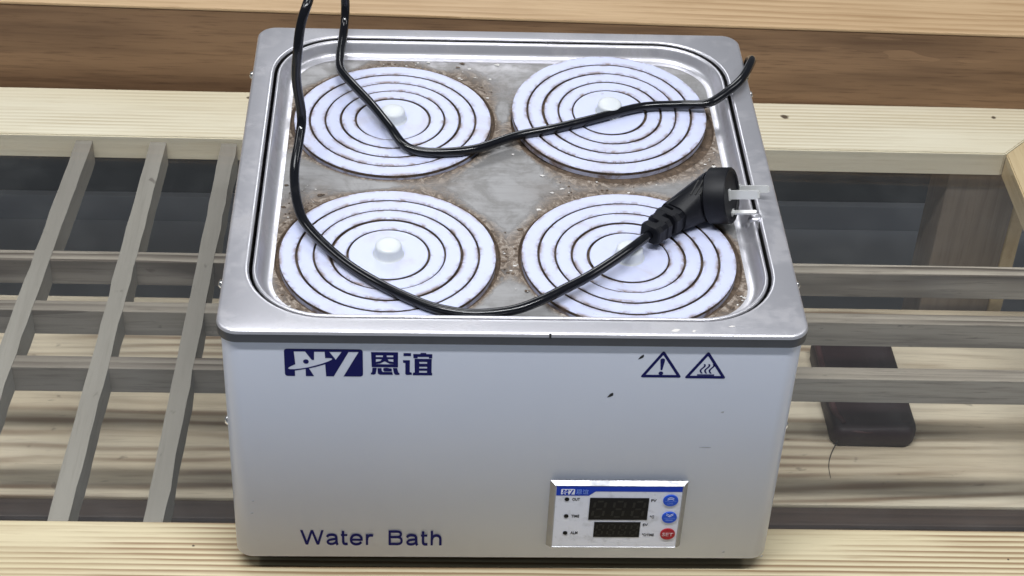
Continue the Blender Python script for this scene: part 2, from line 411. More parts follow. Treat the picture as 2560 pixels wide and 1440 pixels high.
link('side_rail', prism_mesh('side_rail', [(X0-.0006, Y0+.0006), (X0-.0006, Y1-.0006), (X0-RW-.0006, Y1+RW-.0006), (X0-RW-.0006, Y0-RW+.0006)], -.027, 0, .0012), TB, m_rail_side)
box('glass_top', X0+.001, X1-.001, Y0+.001, Y1-.001, -.0055, -.0002, m_glass, TB, bev=0)
ZL = -.006
def slat(xb, xf, w):
    p = [(xf-w/2, Y0+.0005), (xf+w/2, Y0+.0005), (xb+w/2, Y1-.0005), (xb-w/2, Y1-.0005)]
    bm = bmesh.new(); n = 26; rings = []
    for i in range(n+1):
        t = i/n; y = p[0][1]+(p[2][1]-p[0][1])*t; xc = xf+(xb-xf)*t
        jl, jr = random.gauss(0, .00035), random.gauss(0, .00035)
        rings.append([bm.verts.new(q) for q in ((xc-w/2+jl, y, ZL-.0262), (xc+w/2+jr, y, ZL-.0262), (xc+w/2+jr, y, ZL), (xc-w/2+jl, y, ZL))])
    for a, b in zip(rings, rings[1:]):
        for i in range(4): bm.faces.new((a[i], a[(i+1) % 4], b[(i+1) % 4], b[i]))
    bm.faces.new(rings[0][::-1]); bm.faces.new(rings[-1])
    bmesh.ops.recalc_face_normals(bm, faces=bm.faces[:])
    return link('slat', bm_mesh('slat', bm), TB, m_slat)
for xb, xf, w in ((-.396-.004, -.424, .0158), (-.328, -.3395, .0158), (-.2585, -.267, .0152), (-.186, -.192, .0155)): slat(xb, xf, w)
BARS = ((.3965, .3815), (.3245, .3105), (.2505, .2350))
for (yb, yf) in BARS:         # each crossbar is halved round the slats, its top 0.5 mm lower
    box('crossbar', X0+.0005, X1-.0008, yf, yb, ZL-.0275, ZL-.0006, m_bar, TB, .0008)
box('shelf_board', X0-.03, .66, .286, .583, -.236, -.21, m_shelf, TB, .002)
box('shelf_apron', X0-.03, .66, .262, .2855, -.300, -.2125, m_apron, TB, .002)
for x0, x1, y0, y1 in ((.470, .545, .588, .648), (X0-.06, X0+.01, .588, .648), (.53, .60, -.03, .04), (X0-.08, X0-.01, -.03, .04)):
    box('leg', x0, x1, y0, y1, -.75, -.0275, m_leg, TB, .003)
box('leg_brace', .5455, .562, .592, .64, -.7, -.0275, m_rail_side, TB, .002)

# ------------------------------------------------------------------ counter behind
CT = thing('wooden_counter', 'brown wooden counter with orange oak top standing behind the glass table', 'counter', (0, .6680, -.75), math.radians(-1.6))
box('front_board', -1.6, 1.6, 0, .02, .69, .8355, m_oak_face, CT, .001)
box('top_board', -1.6, 1.6, -.0012, .62, .8358, .839, m_oak_top, CT, .0012)
for x in (-1.58, 1.50):
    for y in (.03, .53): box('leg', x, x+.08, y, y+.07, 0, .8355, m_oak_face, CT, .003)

# ------------------------------------------------------------------ the water bath
WB = thing('water_bath', 'white four hole laboratory water bath with steel lid and control panel', 'water bath')
ZT, D, HW = .235, .3943, .200
E_ = .0025
# painted body
def rr3(ins, z, r, n=8): return [(x, y, z) for x, y in rrect(-HW+ins, HW-ins, ins, D-ins, r, n)]
body = link('body', sweep_mesh('body', [rr3(E_+.004, .0150, .009), rr3(E_+.001, .0154, .012), rr3(E_, .0165, .013), rr3(E_, .2246, .013), rr3(E_+.004, .2250, .009)], True, False, mis=[1, 0, 0, 0]), WB, [m_paint, m_dark])  # underside coloured black to deepen the shadow below the bath
smooth_angle(body, 50)
# lid with rolled edge and pressed opening
OX0, OX1, OY0, OY1 = -.1835, .1835, .0145, .3800
def op3(ins, z, r): return [(x, y, z) for x, y in rrect(OX0+ins, OX1-ins, OY0+ins, OY1-ins, r-ins, 12)]
def out3(ins, z, r): return [(x, y, z) for x, y in rrect(-HW+ins, HW-ins, ins, D-ins, max(r-ins, .002), 12)]
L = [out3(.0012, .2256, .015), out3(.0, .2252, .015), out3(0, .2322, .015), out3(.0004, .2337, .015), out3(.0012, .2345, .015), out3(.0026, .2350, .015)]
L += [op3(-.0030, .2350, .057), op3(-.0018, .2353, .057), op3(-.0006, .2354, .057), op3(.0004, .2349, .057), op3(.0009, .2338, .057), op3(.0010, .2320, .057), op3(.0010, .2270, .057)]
lid = link('lid', sweep_mesh('lid', L, mis=[1, 1, 0, 0, 0, 0, 0, 0, 0, 0, 2, 2]), WB, [m_lid, m_skirt_dark, m_dark]); smooth_angle(lid, 60)  # walls of the gap round the tray coloured black for its shade
# tray hung in the opening
T = [op3(.0031, .2270, .057), op3(.0031, .2322, .057), op3(.0034, .2334, .057), op3(.0042, .2341, .057), op3(.0052, .2341, .057), op3(.0062, .2334, .057), op3(.0070, .2318, .057),
     op3(.0085, .2270, .057), op3(.0097, .2245, .057), op3(.0115, .2232, .057), op3(.0140, .2227, .057), op3(.0165, .2226, .057)]
tray = link('tray', sweep_mesh('tray', T, mis=[1]+[0]*(len(T)-2)), WB, [m_lid, m_dark]); smooth_angle(tray, 70)  # outer wall blackened for the shade in the gap
circ = lambda cx, cy, r, n=72: [(cx+r*math.cos(2*PI*i/n), cy+r*math.sin(2*PI*i/n)) for i in range(n)]
fl = flat_mesh('tray_floor', [rrect(OX0+.0155, OX1-.0155, OY0+.0155, OY1-.0155, .0415, 12)]+[circ(x, y, .0803) for x, y in HOLES], .0006)
for v in fl.vertices: v.co.z += .2219
link('tray_floor', fl, tray, m_tray)
for x, y in HOLES:
    me = lathe_mesh('hole_ledge', [(.0806, .2226), (.0802, .2226), (.0799, .2222), (.0798, .2196), (.0790, .2193), (.0665, .2193), (.0660, .2190), (.0660, .2100)], 72)
    o = link('hole_ledge', me, tray, m_grime, True); o.location = (x, y, 0)
link('basin', sweep_mesh('basin', [[(x, y, z) for x, y in rrect(-.178, .178, .02, .375, .04, 8)] for z in (.2215, .06)], False, True), WB, m_dark)
for x in (-.165, .165):
    for y in (.028, .362):
        f = link('foot', lathe_mesh('foot', [(0, 0), (.011, 0), (.0125, .0015), (.0135, .0148), (0, .0148)], 24), WB, m_rubber, True); f.location = (x, y, 0)
for x, y, z in ((-1, .331, .2268), (-1, .060, .2268), (1, .066, .2268), (1, .314, .2268)):
    me = lathe_mesh('screw', [(.0034, 0), (.0034, .0008), (.0028, .0022), (.0014, .003), (0, .0032)], 20)
    s = link('screw', me, WB, m_screw, True); s.location = (x*.2, y, z); s.rotation_euler = (0, x*PI/2, 0)
for x, y, z in ((-1, .022, .135), (1, .022, .135)):
    s = link('screw', lathe_mesh('screw', [(.004, 0), (.004, .0008), (.003, .0024), (0, .0034)], 20), WB, m_screw, True); s.location = (x*.1975, y, z); s.rotation_euler = (0, x*PI/2, 0)
st = link('stud', lathe_mesh('stud', [(.0066, 0), (.0066, .006), (.006, .0072), (.0052, .0075), (.0052, .0115), (.004, .0132), (0, .0138)], 24), WB, m_lid, True)
p = at(1884, 575, .2228); st.location = (p.x, p.y, .2226)
# loose lime and rust flakes caught round the holes
rf = random.Random(11); vs, fs, mi = [], [], []
for hx, hy, hr, am in ((-.172, .115, .04, 60), (-.150, .160, .03, 50), (-.145, .035, .04, 40), (.166, .065, .05, 70), (.150, .225, .03, 30), (-.025, .325, .03, 30), (-.085, .356, .03, 40), (0, .10, .03, 50), (.07, .182, .05, 40), (-.165, .25, .03, 20)):
    for _ in range(am):
        x, y = hx+rf.gauss(0, hr*.5), hy+rf.gauss(0, hr*.5)
        if min(math.hypot(x-a, y-b) for a, b in HOLES) < .0812 or not (-.166 < x < .166 and .032 < y < .362): continue
        q = abs(rf.gauss(0, .0011))+.0005; n = len(vs); a0 = rf.random()*6.3
        for t in range(5): vs.append((x+q*math.cos(a0+t*1.257)*rf.uniform(.5, 1.3), y+q*.7*math.sin(a0+t*1.257)*rf.uniform(.5, 1.3), .2228+rf.random()*.0004))
        vs.append((x, y, .2233+rf.random()*.0006))
        for t in range(5): fs.append((n+t, n+(t+1) % 5, n+5)); mi.append(0)
        c_ = 0 if rf.random() < .45 else 1
        mi[-5:] = [c_]*5
m_flake = N('pale_lime_flake').set(Base_Color=(.62, .60, .58), Roughness=.7)
lf = link('lime_flakes', pymesh('lime_flakes', vs, fs, mi), tray, [m_flake, m_grime]); lf['kind'] = 'stuff'
p = at_y(1376, 838, 0)
box('edge_notch', p.x-.0007, p.x+.0007, -.0003, .0012, .2316, .2349, m_dark, WB, 0)
for px, py, l_, w_ in ((1690, 826, .0040, .0016), (1735, 828, .0018, .0012), (1830, 816, .0030, .0008)):
    p = at(px, py, ZT); me = flat_mesh('lime_spot', [[(p.x+l_*math.cos(t)*(.7+.3*math.sin(2*t)), p.y+w_*math.sin(t)) for t in [2*PI*i/12 for i in range(12)]]], .00008)
    for v in me.vertices: v.co.z += ZT
    link('lime_spot', me, WB, m_flake)
def lift(me, y):              # what sits on the control panel's raised face
    if y < E_-.002:
        for v in me.vertices: v.co.z += .0036
    return me
# front prints
YF = E_-.0001
def mark(name, loops, mat, parent=WB, y=YF, ext=.00008, bev=0):
    return link(name, lift(stand_up(flat_mesh(name, loops, ext, bev), y), y), parent, mat)
def mark_text(name, body_, b4, mat, parent=WB, y=YF, off=0, space=1.):
    return link(name, lift(stand_up(text_mesh(name, body_, b4, .00012, off, space), y), y), parent, mat)
def logo_loops(f=lambda x, z: (x, z)):
    r = .0021; x0, x1, z0, z1 = -.1547, -.1019, .1938, .2179
    o = []
    for cx, cz, a in ((x0+r, z0+r, 180),):
        pass
    arc = lambda cx, cz, a0: [(cx+r*math.cos(math.radians(a0+k*15)), cz+r*math.sin(math.radians(a0+k*15))) for k in range(7)]
    o += [(-.1151, z0)]+arc(x1-r, z0+r, 270)+arc(x1-r, z1-r, 0)+arc(x0+r, z1-r, 90)+arc(x0+r, z0+r, 180)
    o += [(-.1479, z0), (-.1479, .1987), (-.1406, .2003), (-.1406, z0), (-.1351, z0), (-.1384, .2008), (-.1330, .2024), (-.1273, .2046), (-.1269, z0), (-.1217, z0), (-.1114, .2157), (-.1046, .2158)]
    n1 = [(-.1481, .2158), (-.1406, .2158), (-.1362, .2084), (-.1347, .2084), (-.1345, .2157), (-.1274, .2157), (-.1272, .2101), (-.1245, .2102), (-.1228, .2099), (-.1223, .2093),
          (-.1232, .2083), (-.126, .2066), (-.130, .2047), (-.1345, .2030), (-.1395, .2014), (-.1440, .2004), (-.1480, .1998), (-.1512, .1998), (-.1525, .2003), (-.1520, .2014), (-.1502, .2028), (-.1474, .2044)]
    n2 = [(-.1244, .2156), (-.1160, .2157), (-.1201, .2086)]
    dot = [(x, z) for x, z in circ(-.1402, .2068, .0019, 20)]
    return [[f(x, z) for x, z in l] for l in (o, n1, n2, dot)]
mark('logo_emblem', logo_loops(), m_navy)
def mark_many(name, groups, mat, fmap, parent=WB, y=YF, ext=.00006):
    bm = bmesh.new()          # every stroke lies a hair prouder than the one before, so none share a plane
    for i, loops in enumerate(groups):
        me = stand_up(flat_mesh('stroke', [[fmap(*q) for q in l] for l in loops], ext), y-i*.000012)
        bm.from_mesh(me); bpy.data.meshes.remove(me)
    return link(name, bm_mesh(name, bm), parent, mat)
def stroke(pts, w, curve=True, vw=None):
    P = [Vector((x, y, 0)) for x, y in pts]
    if curve and len(P) > 2: P = catmull(P, 5)
    Lf, Rt = [], []
    for i, p in enumerate(P):
        t = (P[min(i+1, len(P)-1)]-P[max(i-1, 0)]).normalized(); n = Vector((-t.y, t.x, 0))*w/2
        Lf.append(tuple((p+n)[:2])); Rt.append(tuple((p-n)[:2]))
    return [Lf+Rt[::-1]]
rc = lambda x0, y0, x1, y1: [(x0, y0), (x1, y0), (x1, y1), (x0, y1)]
EN = [[[(1455, 190), (1858, 190), (1858, 410), (1465, 410)], rc(1527, 234, 1788, 368)],
      [rc(1520, 262, 1795, 290)], [[(1636, 222), (1686, 222), (1692, 275), (1722, 322), (1795, 334), (1795, 362), (1732, 356), (1657, 322), (1592, 354), (1522, 364), (1522, 335), (1596, 320), (1630, 275)]],
      [[(1475, 422), (1540, 422), (1522, 508), (1497, 522), (1452, 518), (1450, 498), (1468, 488)]], [[(1550, 426), (1610, 426), (1614, 470), (1636, 484), (1770, 484), (1782, 521), (1582, 521), (1556, 505)]],
      [[(1640, 424), (1690, 420), (1765, 432), (1765, 472), (1655, 472), (1635, 455)]], [[(1782, 422), (1845, 422), (1862, 488), (1882, 500), (1878, 521), (1822, 521), (1798, 500)]]]
YI = [[rc(1940, 200, 2052, 242)], [[(1932, 305), (2035, 305), (2035, 480), (2066, 490), (2066, 520), (1986, 522), (1968, 505), (1968, 345), (1935, 340)]],
      [[(2086, 212), (2190, 212), (2197, 195), (2273, 195), (2283, 212), (2370, 212), (2370, 271), (2320, 271), (2318, 252), (2152, 252), (2150, 271), (2088, 271)]],
      [[(2106, 282), (2362, 282), (2362, 485), (2372, 492), (2372, 525), (2082, 525), (2082, 492), (2110, 485)], rc(2176, 325, 2295, 354), rc(2176, 397, 2295, 424), rc(2176, 457, 2295, 488)]]
f5 = lambda x, y: (-.0966+(x-1450)*.0194/430, .2157-(y-190)*.0199/330)
mark_many('logo_lettering', EN, m_navy, f5)
mark_many('logo_lettering', YI, m_navy, f5)
SWD = 27
def letter_a(x): return [stroke([(1086+x, 352), (1098+x, 336), (1120+x, 328), (1145+x, 327), (1172+x, 334), (1184+x, 354), (1186+x, 400), (1190+x, 424), (1198+x, 436)], SWD),
                         stroke([(1187+x, 371), (1150+x, 376), (1112+x, 384), (1092+x, 400), (1097+x, 418), (1122+x, 427), (1152+x, 424), (1178+x, 408), (1187+x, 385)], SWD-3)]
def letter_t(x): return [stroke([(1258+x, 285), (1258+x, 340), (1258+x, 395), (1263+x, 418), (1280+x, 426), (1306+x, 425)], SWD), [rc(1235+x, 319, 1303+x, 340)]]
WBL = [[[(800, 278), (827, 278), (881, 435), (854, 435)]], [[(854, 435), (881, 435), (939, 278), (913, 278)]], [[(913, 278), (939, 278), (999, 435), (972, 435)]], [[(972, 435), (999, 435), (1052, 278), (1026, 278)]]]
WBL += letter_a(0)+letter_t(0)
WBL += [stroke([(1348, 380), (1400, 380), (1454, 380)], 21, False), stroke([(1455, 389), (1452, 356), (1434, 334), (1400, 326), (1366, 334), (1346, 358), (1342, 382), (1350, 408), (1372, 424), (1402, 428), (1432, 421), (1452, 404)], SWD-1)]
WBL += [[rc(1501, 320, 1525, 435)], stroke([(1513, 378), (1518, 352), (1534, 336), (1556, 331), (1580, 333)], SWD)]
WBL += [[rc(1745, 278, 1770, 435)], stroke([(1758, 289), (1800, 289), (1842, 289), (1868, 297), (1878, 318), (1868, 338), (1842, 348), (1800, 349), (1758, 349)], SWD-3),
        stroke([(1758, 349), (1842, 349), (1874, 360), (1886, 387), (1876, 412), (1846, 424), (1800, 424), (1758, 424)], SWD-3)]
WBL += letter_a(857)+letter_t(858)
WBL += [[rc(2198, 278, 2222, 435)], stroke([(2210, 375), (2220, 346), (2248, 329), (2278, 332), (2298, 348), (2303, 375), (2303, 410), (2303, 435)], SWD)]
mark_many('name_lettering', WBL, m_navy, lambda x, y: (-.1493+(x-800)*.1033/1515, .0443-(y-278)*.0152/157))
def tri_sign(ax, zt, x0, x1, zb):
    def rt(pts, r):
        out = []
        for i in range(3):
            p, q, s = Vector(pts[i]), Vector(pts[i-1]), Vector(pts[(i+1) % 3])
            a = p+(q-p).normalized()*r; b = p+(s-p).normalized()*r
            for k in range(6):
                t = k/5; out.append(tuple((1-t)**2*a+2*t*(1-t)*p+t*t*b))
        return out
    c = Vector(((x0+x1)/2, zb+(zt-zb)*.38))
    big = [(ax, zt+.0012), (x0-.0008, zb), (x1+.0008, zb)]
    sml = [tuple(c+(Vector(q)-c)*.745) for q in big]
    return [rt(big, .0022), rt(sml, .0006)]
t1 = mark('warning_sign', tri_sign(.1014, .2186, .0879, .1150, .1955), m_navy)
mark('exclamation_mark', [[(.0998, .2114), (.1003, .2123), (.1014, .2127), (.1025, .2123), (.1030, .2114), (.1029, .2098), (.1021, .2038), (.1019, .2022), (.1007, .2022), (.1003, .2060)],
                          circ(.1012, .1993, .0016, 16)], m_navy, t1)
t2 = mark('hot_surface_sign', tri_sign(.1320, .2182, .1183, .1457, .1950), m_navy)
hl = [[(.1262, .1976), (.1380, .1976), (.1380, .1986), (.1262, .1986)]]
for dx in (0, .0031, .0062):
    L1, R1 = [], []
    for k in range(13):
        t = k/12; z = .1996+.0082*t; x = .1290+dx+.0008*t+.0011*math.sin(-2*PI*t*.95+.3)
        L1.append((x-.0006, z)); R1.append((x+.0006, z))
    hl.append(L1+R1[::-1])
mark('heat_mark', hl, m_navy, t2)
def fleck(cx, cz, l, w, a, mat=m_chip):
    q = [(math.cos(t)*l*(.5+.1*math.sin(3*t)), math.sin(t)*w*.5*(1+.5*math.cos(t))) for t in [2*PI*i/14 for i in range(14)]]
    mark('paint_chip', [[(cx+x*math.cos(a)-z*math.sin(a), cz+x*math.sin(a)+z*math.cos(a)) for x, z in q]], mat)
fleck(.0866, .2135, .0050, .0018, .8); fleck(.0682, .1786, .0050, .0022, .75)
m_scuff = N('grey_scuff').set(Base_Color=(.36, .37, .40), Roughness=.5)
fleck(.1475, .1639, .0024, .0014, .1, m_scuff); fleck(.139, .130, .008, .0008, 0, m_scuff)
for px, py in ((632, 1253), (630, 1283), (1808, 1380), (1903, 1390)):
    p = at_y(px, py, E_); fleck(p.x, p.z, .0022, .0011, .2, m_scuff)

# control panel
CP = link('control_panel', sweep_mesh('control_panel', [[(x, E_-y, z) for x, z in ((x0, z0), (x1, z0), (x1, z1), (x0, z1))] for x0, x1, z0, z1, y in (
    (.0311, .1305, .0304, .0970, 0), (.0311, .1305, .0304, .0970, .0004), (.0345, .1273, .0314, .0950, .0038), (.0351, .1268, .0317, .0946, .0038), (.0353, .1266, .0319, .0944, .0034), (.0353, .1266, .0319, .0944, .0026))]), WB, m_bezel)
YP = E_-.0034
mark('face_plate', [[(.0353, .0282), (.1268, .0282), (.1268, .0908), (.0353, .0908)]], m_face, CP, YP+.0003, .0003)
mark('blue_band', [[(.0356, .0812), (.0592, .0812), (.0640, .0855), (.1265, .0855), (.1265, .0907), (.0356, .0907)]], m_blue, CP, YP-.0001, .0001)
sx = (.0489-.0389)/.0528
mark('panel_logo', logo_loops(lambda x, z: (.0389+(x+.1547)*sx, .0825+(z-.1938)*.0052/.0241)), m_print_white, CP, YP-.0003)
mark_text('panel_lettering', '恩谊', (.0498, .0588, .0826, .0876), m_print_pale, CP, YP-.0002, .01)
YD = YP-.0001
for nm, b in (('OUT', (.0475, .0530, .0760, .0788)), ('TIME', (.0478, .0535, .0589, .0616)), ('ALM', (.0481, .0534, .0415, .0443)), ('PV', (.1047, .1086, .0752, .0778)), ('℃', (.1052, .1084, .0584, .0612)),
              ('SV', (.1006, .1044, .0503, .0529)), ('℃/TIME', (.1010, .1097, .0398, .0425))):
    mark_text('panel_lettering', nm, b, m_print_grey, CP, YD, .02)
for x, z in ((.0436, .0775), (.0440, .0603), (.0443, .0428)):
    mark('indicator_lamp', [circ(x, z, .0017, 20)], m_display, CP, YP-.0002, .0003)
def window(x0, x1, z0, z1, digits):
    w = mark('display_window', [[(x0, z0), (x1, z0), (x1, z1), (x0, z1)]], m_display, CP, YP-.0001, .0003)
    n = 3 if digits else 4; pitch = (x1-x0)/n; h = (z1-z0)*.78; loops = []
    for i in range(n):
        cx = x0+pitch*(i+.5); cz = (z0+z1)/2; ww = pitch*.27; t = h*.05
        sk = lambda x, z: (cx+x+(z)*.10, cz+z)
        bar = lambda xa, za, xb, zb: loops.append([sk(xa-(t if xa == xb else 0), za-(t if za == zb else 0)), sk(xb+(t if xa == xb else 0), za-(t if za == zb else 0)), sk(xb+(t if xa == xb else 0), zb+(t if za == zb else 0)), sk(xa-(t if xa == xb else 0), zb+(t if za == zb else 0))])
        for z in (-h/2+t, 0, h/2-t): bar(-ww+2*t, z, ww-2*t, z)
        for x in (-ww, ww):
            bar(x, 2*t, x, h/2-2*t); bar(x, -h/2+2*t, x, -2*t)
    mark('display_segments', loops, m_segment, w, YP-.00045, .00004)
window(.0603, .1032, .0568, .0789, True); window(.0650, .0988, .0388, .0542, False)
for (x, z, mm, kind) in ((.1188, .0770, m_btn_blue, 'up'), (.1194, .0597, m_btn_blue, 'down'), (.1197, .0424, m_btn_red, 'set')):
    b = mark('button', [circ(x, z, .0055, 36)], mm, CP, YP-.0004, .0004, .0002); y = YP-.00105
    if kind == 'set': continue
    q = []; sgn = 1 if kind == 'up' else -1
    for dz in (.0034, .0020):
        zc = z+dz if kind == 'up' else z+dz-.0002
        if kind == 'up':
            u = [(x-.0024+.0048*k/8, zc-.0012*(abs(k/8-.5)*2)**2) for k in range(9)]
        else:
            u = [(x-.0026, zc+.0012), (x, zc-.0006), (x+.0026, zc+.0012)]
        q.append([(a, c+.0002) for a, c in u]+[(a, c-.0002) for a, c in u[::-1]])
    mark('button_marks', q, m_print_white, b, y, .00004)
    mark('button_line', [[(x-.0042, z-.0004), (x+.0042, z-.0004), (x+.0042, z-.0001), (x-.0042, z-.0001)]], m_print_pale, b, y, .00004)
    if kind == 'up': mark_text('button_lettering', 'Link', (x-.0020, x+.0020, z-.0033, z-.0012), m_print_pale, b, y)
    else: mark('button_line', [[(x-.0026, z-.0028), (x+.0026, z-.0028), (x+.0026, z-.0018), (x-.0026, z-.0018)]], m_print_pale, b, y, .00004)
mark_text('button_lettering', 'SET', (.1157, .1237, .0408, .0442), m_print_pink, b, YP-.00105, .004)

# ------------------------------------------------------------------ concentric lids: every ring lifts out by itself
ZR = .2257
RO = [.0769, .0648, .0526, .0406, .0290]      # outer radii, innermost is the knobbed disc
GAP = .0016
WHERE = ['front left', 'front right', 'rear left', 'rear right']
SIZE = ['outermost', 'second largest', 'third largest', 'smallest']
ring_me = {}
def ring_mesh(k):
    if k in ring_me: return ring_me[k]
    ro = RO[k]-(GAP/2 if k else 0); e = .0005
    ri = RO[k+1]+GAP/2
    # local z = 0 is the top
    prof = [(ri, -.0030), (ri, -e), (ri+e, 0), (ri+.0036, 0), (ro-.0036, 0), (ro-e, 0), (ro, -e), (ro, -.0029)]
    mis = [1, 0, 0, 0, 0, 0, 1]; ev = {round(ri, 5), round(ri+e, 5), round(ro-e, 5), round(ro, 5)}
    if k:
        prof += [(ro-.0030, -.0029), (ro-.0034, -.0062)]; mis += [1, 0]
    else:
        prof += [(ro, -.0062)]; mis += [0]
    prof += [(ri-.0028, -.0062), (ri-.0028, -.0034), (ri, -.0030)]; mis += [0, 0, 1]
    ring_me[k] = lathe_mesh('lid_ring', prof, 80, mis)
    at_ = ring_me[k].attributes.new('edge', 'FLOAT', 'POINT')
    for i, v in enumerate(ring_me[k].vertices): at_.data[i].value = 1. if round(math.hypot(v.co.x, v.co.y), 5) in ev else 0.
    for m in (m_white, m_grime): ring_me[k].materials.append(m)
    return ring_me[k]
disc_me = None
for hi, (hx, hy) in enumerate(HOLES):
    cx, cy, tilt, dz = [(-.0870, .0985, 0, 0), (.0850, .0985, 0, 0), (-.0868, .2720, 0, .0002), (.0838, .2800, .060, .0044)][hi]
    rx = tilt
    base = Matrix.Translation((cx, cy, ZR+dz)) @ Matrix.Rotation(rx, 4, 'X')
    for k in range(4):
        me = ring_mesh(k)
        o = bpy.data.objects.new('lid_ring', me); COL.objects.link(o)
        j = Vector((random.uniform(-1, 1)*.00022*k, random.uniform(-1, 1)*.00022*k, 0))
        o.matrix_world = base @ Matrix.Translation(j)
        tag(o, f'{SIZE[k]} white plastic lid ring of the {WHERE[hi]} hole of the water bath', 'lid ring', 'lid rings of the water bath')
        smooth_angle(o, 35) if hi == 0 else None
    kd = thing('lid_disc', f'white centre lid disc with round knob in the {WHERE[hi]} hole of the water bath', 'lid disc', (0, 0, 0), 0, 'knobbed lid discs of the water bath')
    kd.matrix_world = base @ Matrix.Translation((random.uniform(-.0005, .0005), random.uniform(-.0005, .0005), 0))
    if disc_me is None:
        ro = RO[4]-GAP/2; e = .0005
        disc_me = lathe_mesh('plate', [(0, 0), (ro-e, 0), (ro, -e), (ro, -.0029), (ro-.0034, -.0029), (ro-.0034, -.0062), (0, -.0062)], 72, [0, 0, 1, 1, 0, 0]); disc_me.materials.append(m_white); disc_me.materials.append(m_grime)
        knob_me = lathe_mesh('knob', [(.0112, 0), (.0103, .0006), (.0098, .0016), (.0096, .0066), (.0092, .0080), (.0082, .0088), (.006, .0091), (0, .0092)], 40); knob_me.materials.append(m_knob)
    a = bpy.data.objects.new('plate', disc_me); COL.objects.link(a); a.parent = kd
    b = bpy.data.objects.new('knob', knob_me); COL.objects.link(b); b.parent = kd
    if hi == 0: smooth_angle(a, 35); smooth_angle(b, 50)

# ------------------------------------------------------------------ power cord and plug
PC = thing('power_cord', 'black power cord looping over the lid with a three pin plug', 'power cord')
RC = .0036
zc = ZT+RC
pts = [Vector((.2020, .374, .06)), Vector((.2024, .370, .13)), Vector((.2040, .363, .205)), Vector((.2050, .3585, .230)), at(1879, 152, .2415), at(1858, 192, .243)]
pts += [at(1825, 224, .2405), at(1770, 258, .2385), at(1700, 262, .2355), at(1600, 268, .2345), at(1480, 298, .2335), at(1380, 322, .2320), at(1290, 340, .2305), at(1190, 372, .2298), at(1100, 381, .2298), at(1040, 376, .2298),
        at(1005, 358, .2320), at(975, 318, .2350), at(930, 262, .2360), at(885, 214, .2380), at(853, 176, .2385), at(850, 140, .2390), at(857, 95, .2400)]
pts += [at(862, 50, .247), at(863, 0, .262), at(856, -55, .285), at(840, -95, .310), at(817, -105, .335), at(796, -72, .352), at(782, -32, .360), at(768, 10, .358), at(752, 62, .345), at(744, 130, .325), at(741, 200, .300)]
pts += [at(754, 290, .268), at(748, 350, .255), at(736, 430, .243), at(744, 510, .2375), at(772, 570, .2340), at(855, 650, .2302), at(945, 708, .2298), at(1050, 757, .2298), at(1120, 777, .2305), at(1190, 785, .231), at(1280, 776, .232),
        at(1350, 752, .234), at(1420, 718, .2365), at(1480, 686, .2385), at(1560, 634, .2395), at(1622, 588, .2385)]
path = catmull(pts, 10)
link('cable', tube_mesh('cable', path, RC, 16), PC, m_cord, True)
cdir = (path[-1]-path[-8]).normalized()
P0 = path[-1]
AX = Vector((.895, -.34, .27)).normalized()          # direction of the pins
vv = (Vector((0, 0, 1))-AX*AX.z).normalized(); uu = AX.cross(vv)*-1   # vv up in the face, uu away
uu = (-1)*AX.cross(vv) if (AX.cross(vv)).y < 0 else AX.cross(vv)
FC = at(1830, 489, .2495)                               # centre of the pin face
def disc_pts(c, r, n=28): return [c+uu*(r*math.cos(2*PI*i/n))+vv*(r*math.sin(2*PI*i/n)) for i in range(n)]
R_ = .0208; TH = .0165
def loft(name, loops, caps=True):
    return sweep_mesh(name, [[tuple(p) for p in l] for l in loops], caps, caps)
head = loft('plug_head', [disc_pts(FC-AX*TH, R_-.0012), disc_pts(FC-AX*(TH-.001), R_), disc_pts(FC-AX*.001, R_), disc_pts(FC, R_-.0008), disc_pts(FC, R_-.0026), disc_pts(FC-AX*.0012, R_-.0034)])
PLG = link('plug', head, PC, m_plug); smooth_angle(PLG, 40)
def hull(name, ps, bev=.0012):
    bm = bmesh.new(); vs = [bm.verts.new(p) for p in ps]; bm.verts.ensure_lookup_table()
    r = bmesh.ops.convex_hull(bm, input=bm.verts[:])
    bmesh.ops.delete(bm, geom=[g for g in set(r['geom_interior']+r['geom_unused']) if isinstance(g, bmesh.types.BMVert)], context='VERTS')
    bmesh.ops.dissolve_limit(bm, angle_limit=.12, verts=bm.verts[:], edges=bm.edges[:])
    if bev: bmesh.ops.bevel(bm, geom=[e for e in bm.edges if e.calc_face_angle(0) > .35], offset=bev, segments=2, affect='EDGES')
    return bm_mesh(name, bm)
sd = Vector((cdir.x, cdir.y, cdir.z)).normalized()
BC = FC-AX*(TH+.0005)
ss = sd.cross(Vector((0, 0, 1))).normalized(); su = ss.cross(sd).normalized()
SR0 = P0+sd*.001; SRL = .030
def rsec(c, a, b): return [c+ss*(x*a)+su*(z*b) for x, z in ((1, .6), (.6, 1), (-.6, 1), (-1, .6), (-1, -.6), (-.6, -1), (.6, -1), (1, -.6))]
neck = SR0+sd*SRL
body_pts = disc_pts(BC, R_-.002, 20)+disc_pts(BC-AX*.006, R_*.74, 16)+rsec(neck-sd*.001, .0108, .0094)
bo = link('plug_body', hull('plug_body', body_pts), PLG, m_plug); smooth_angle(bo, 40)
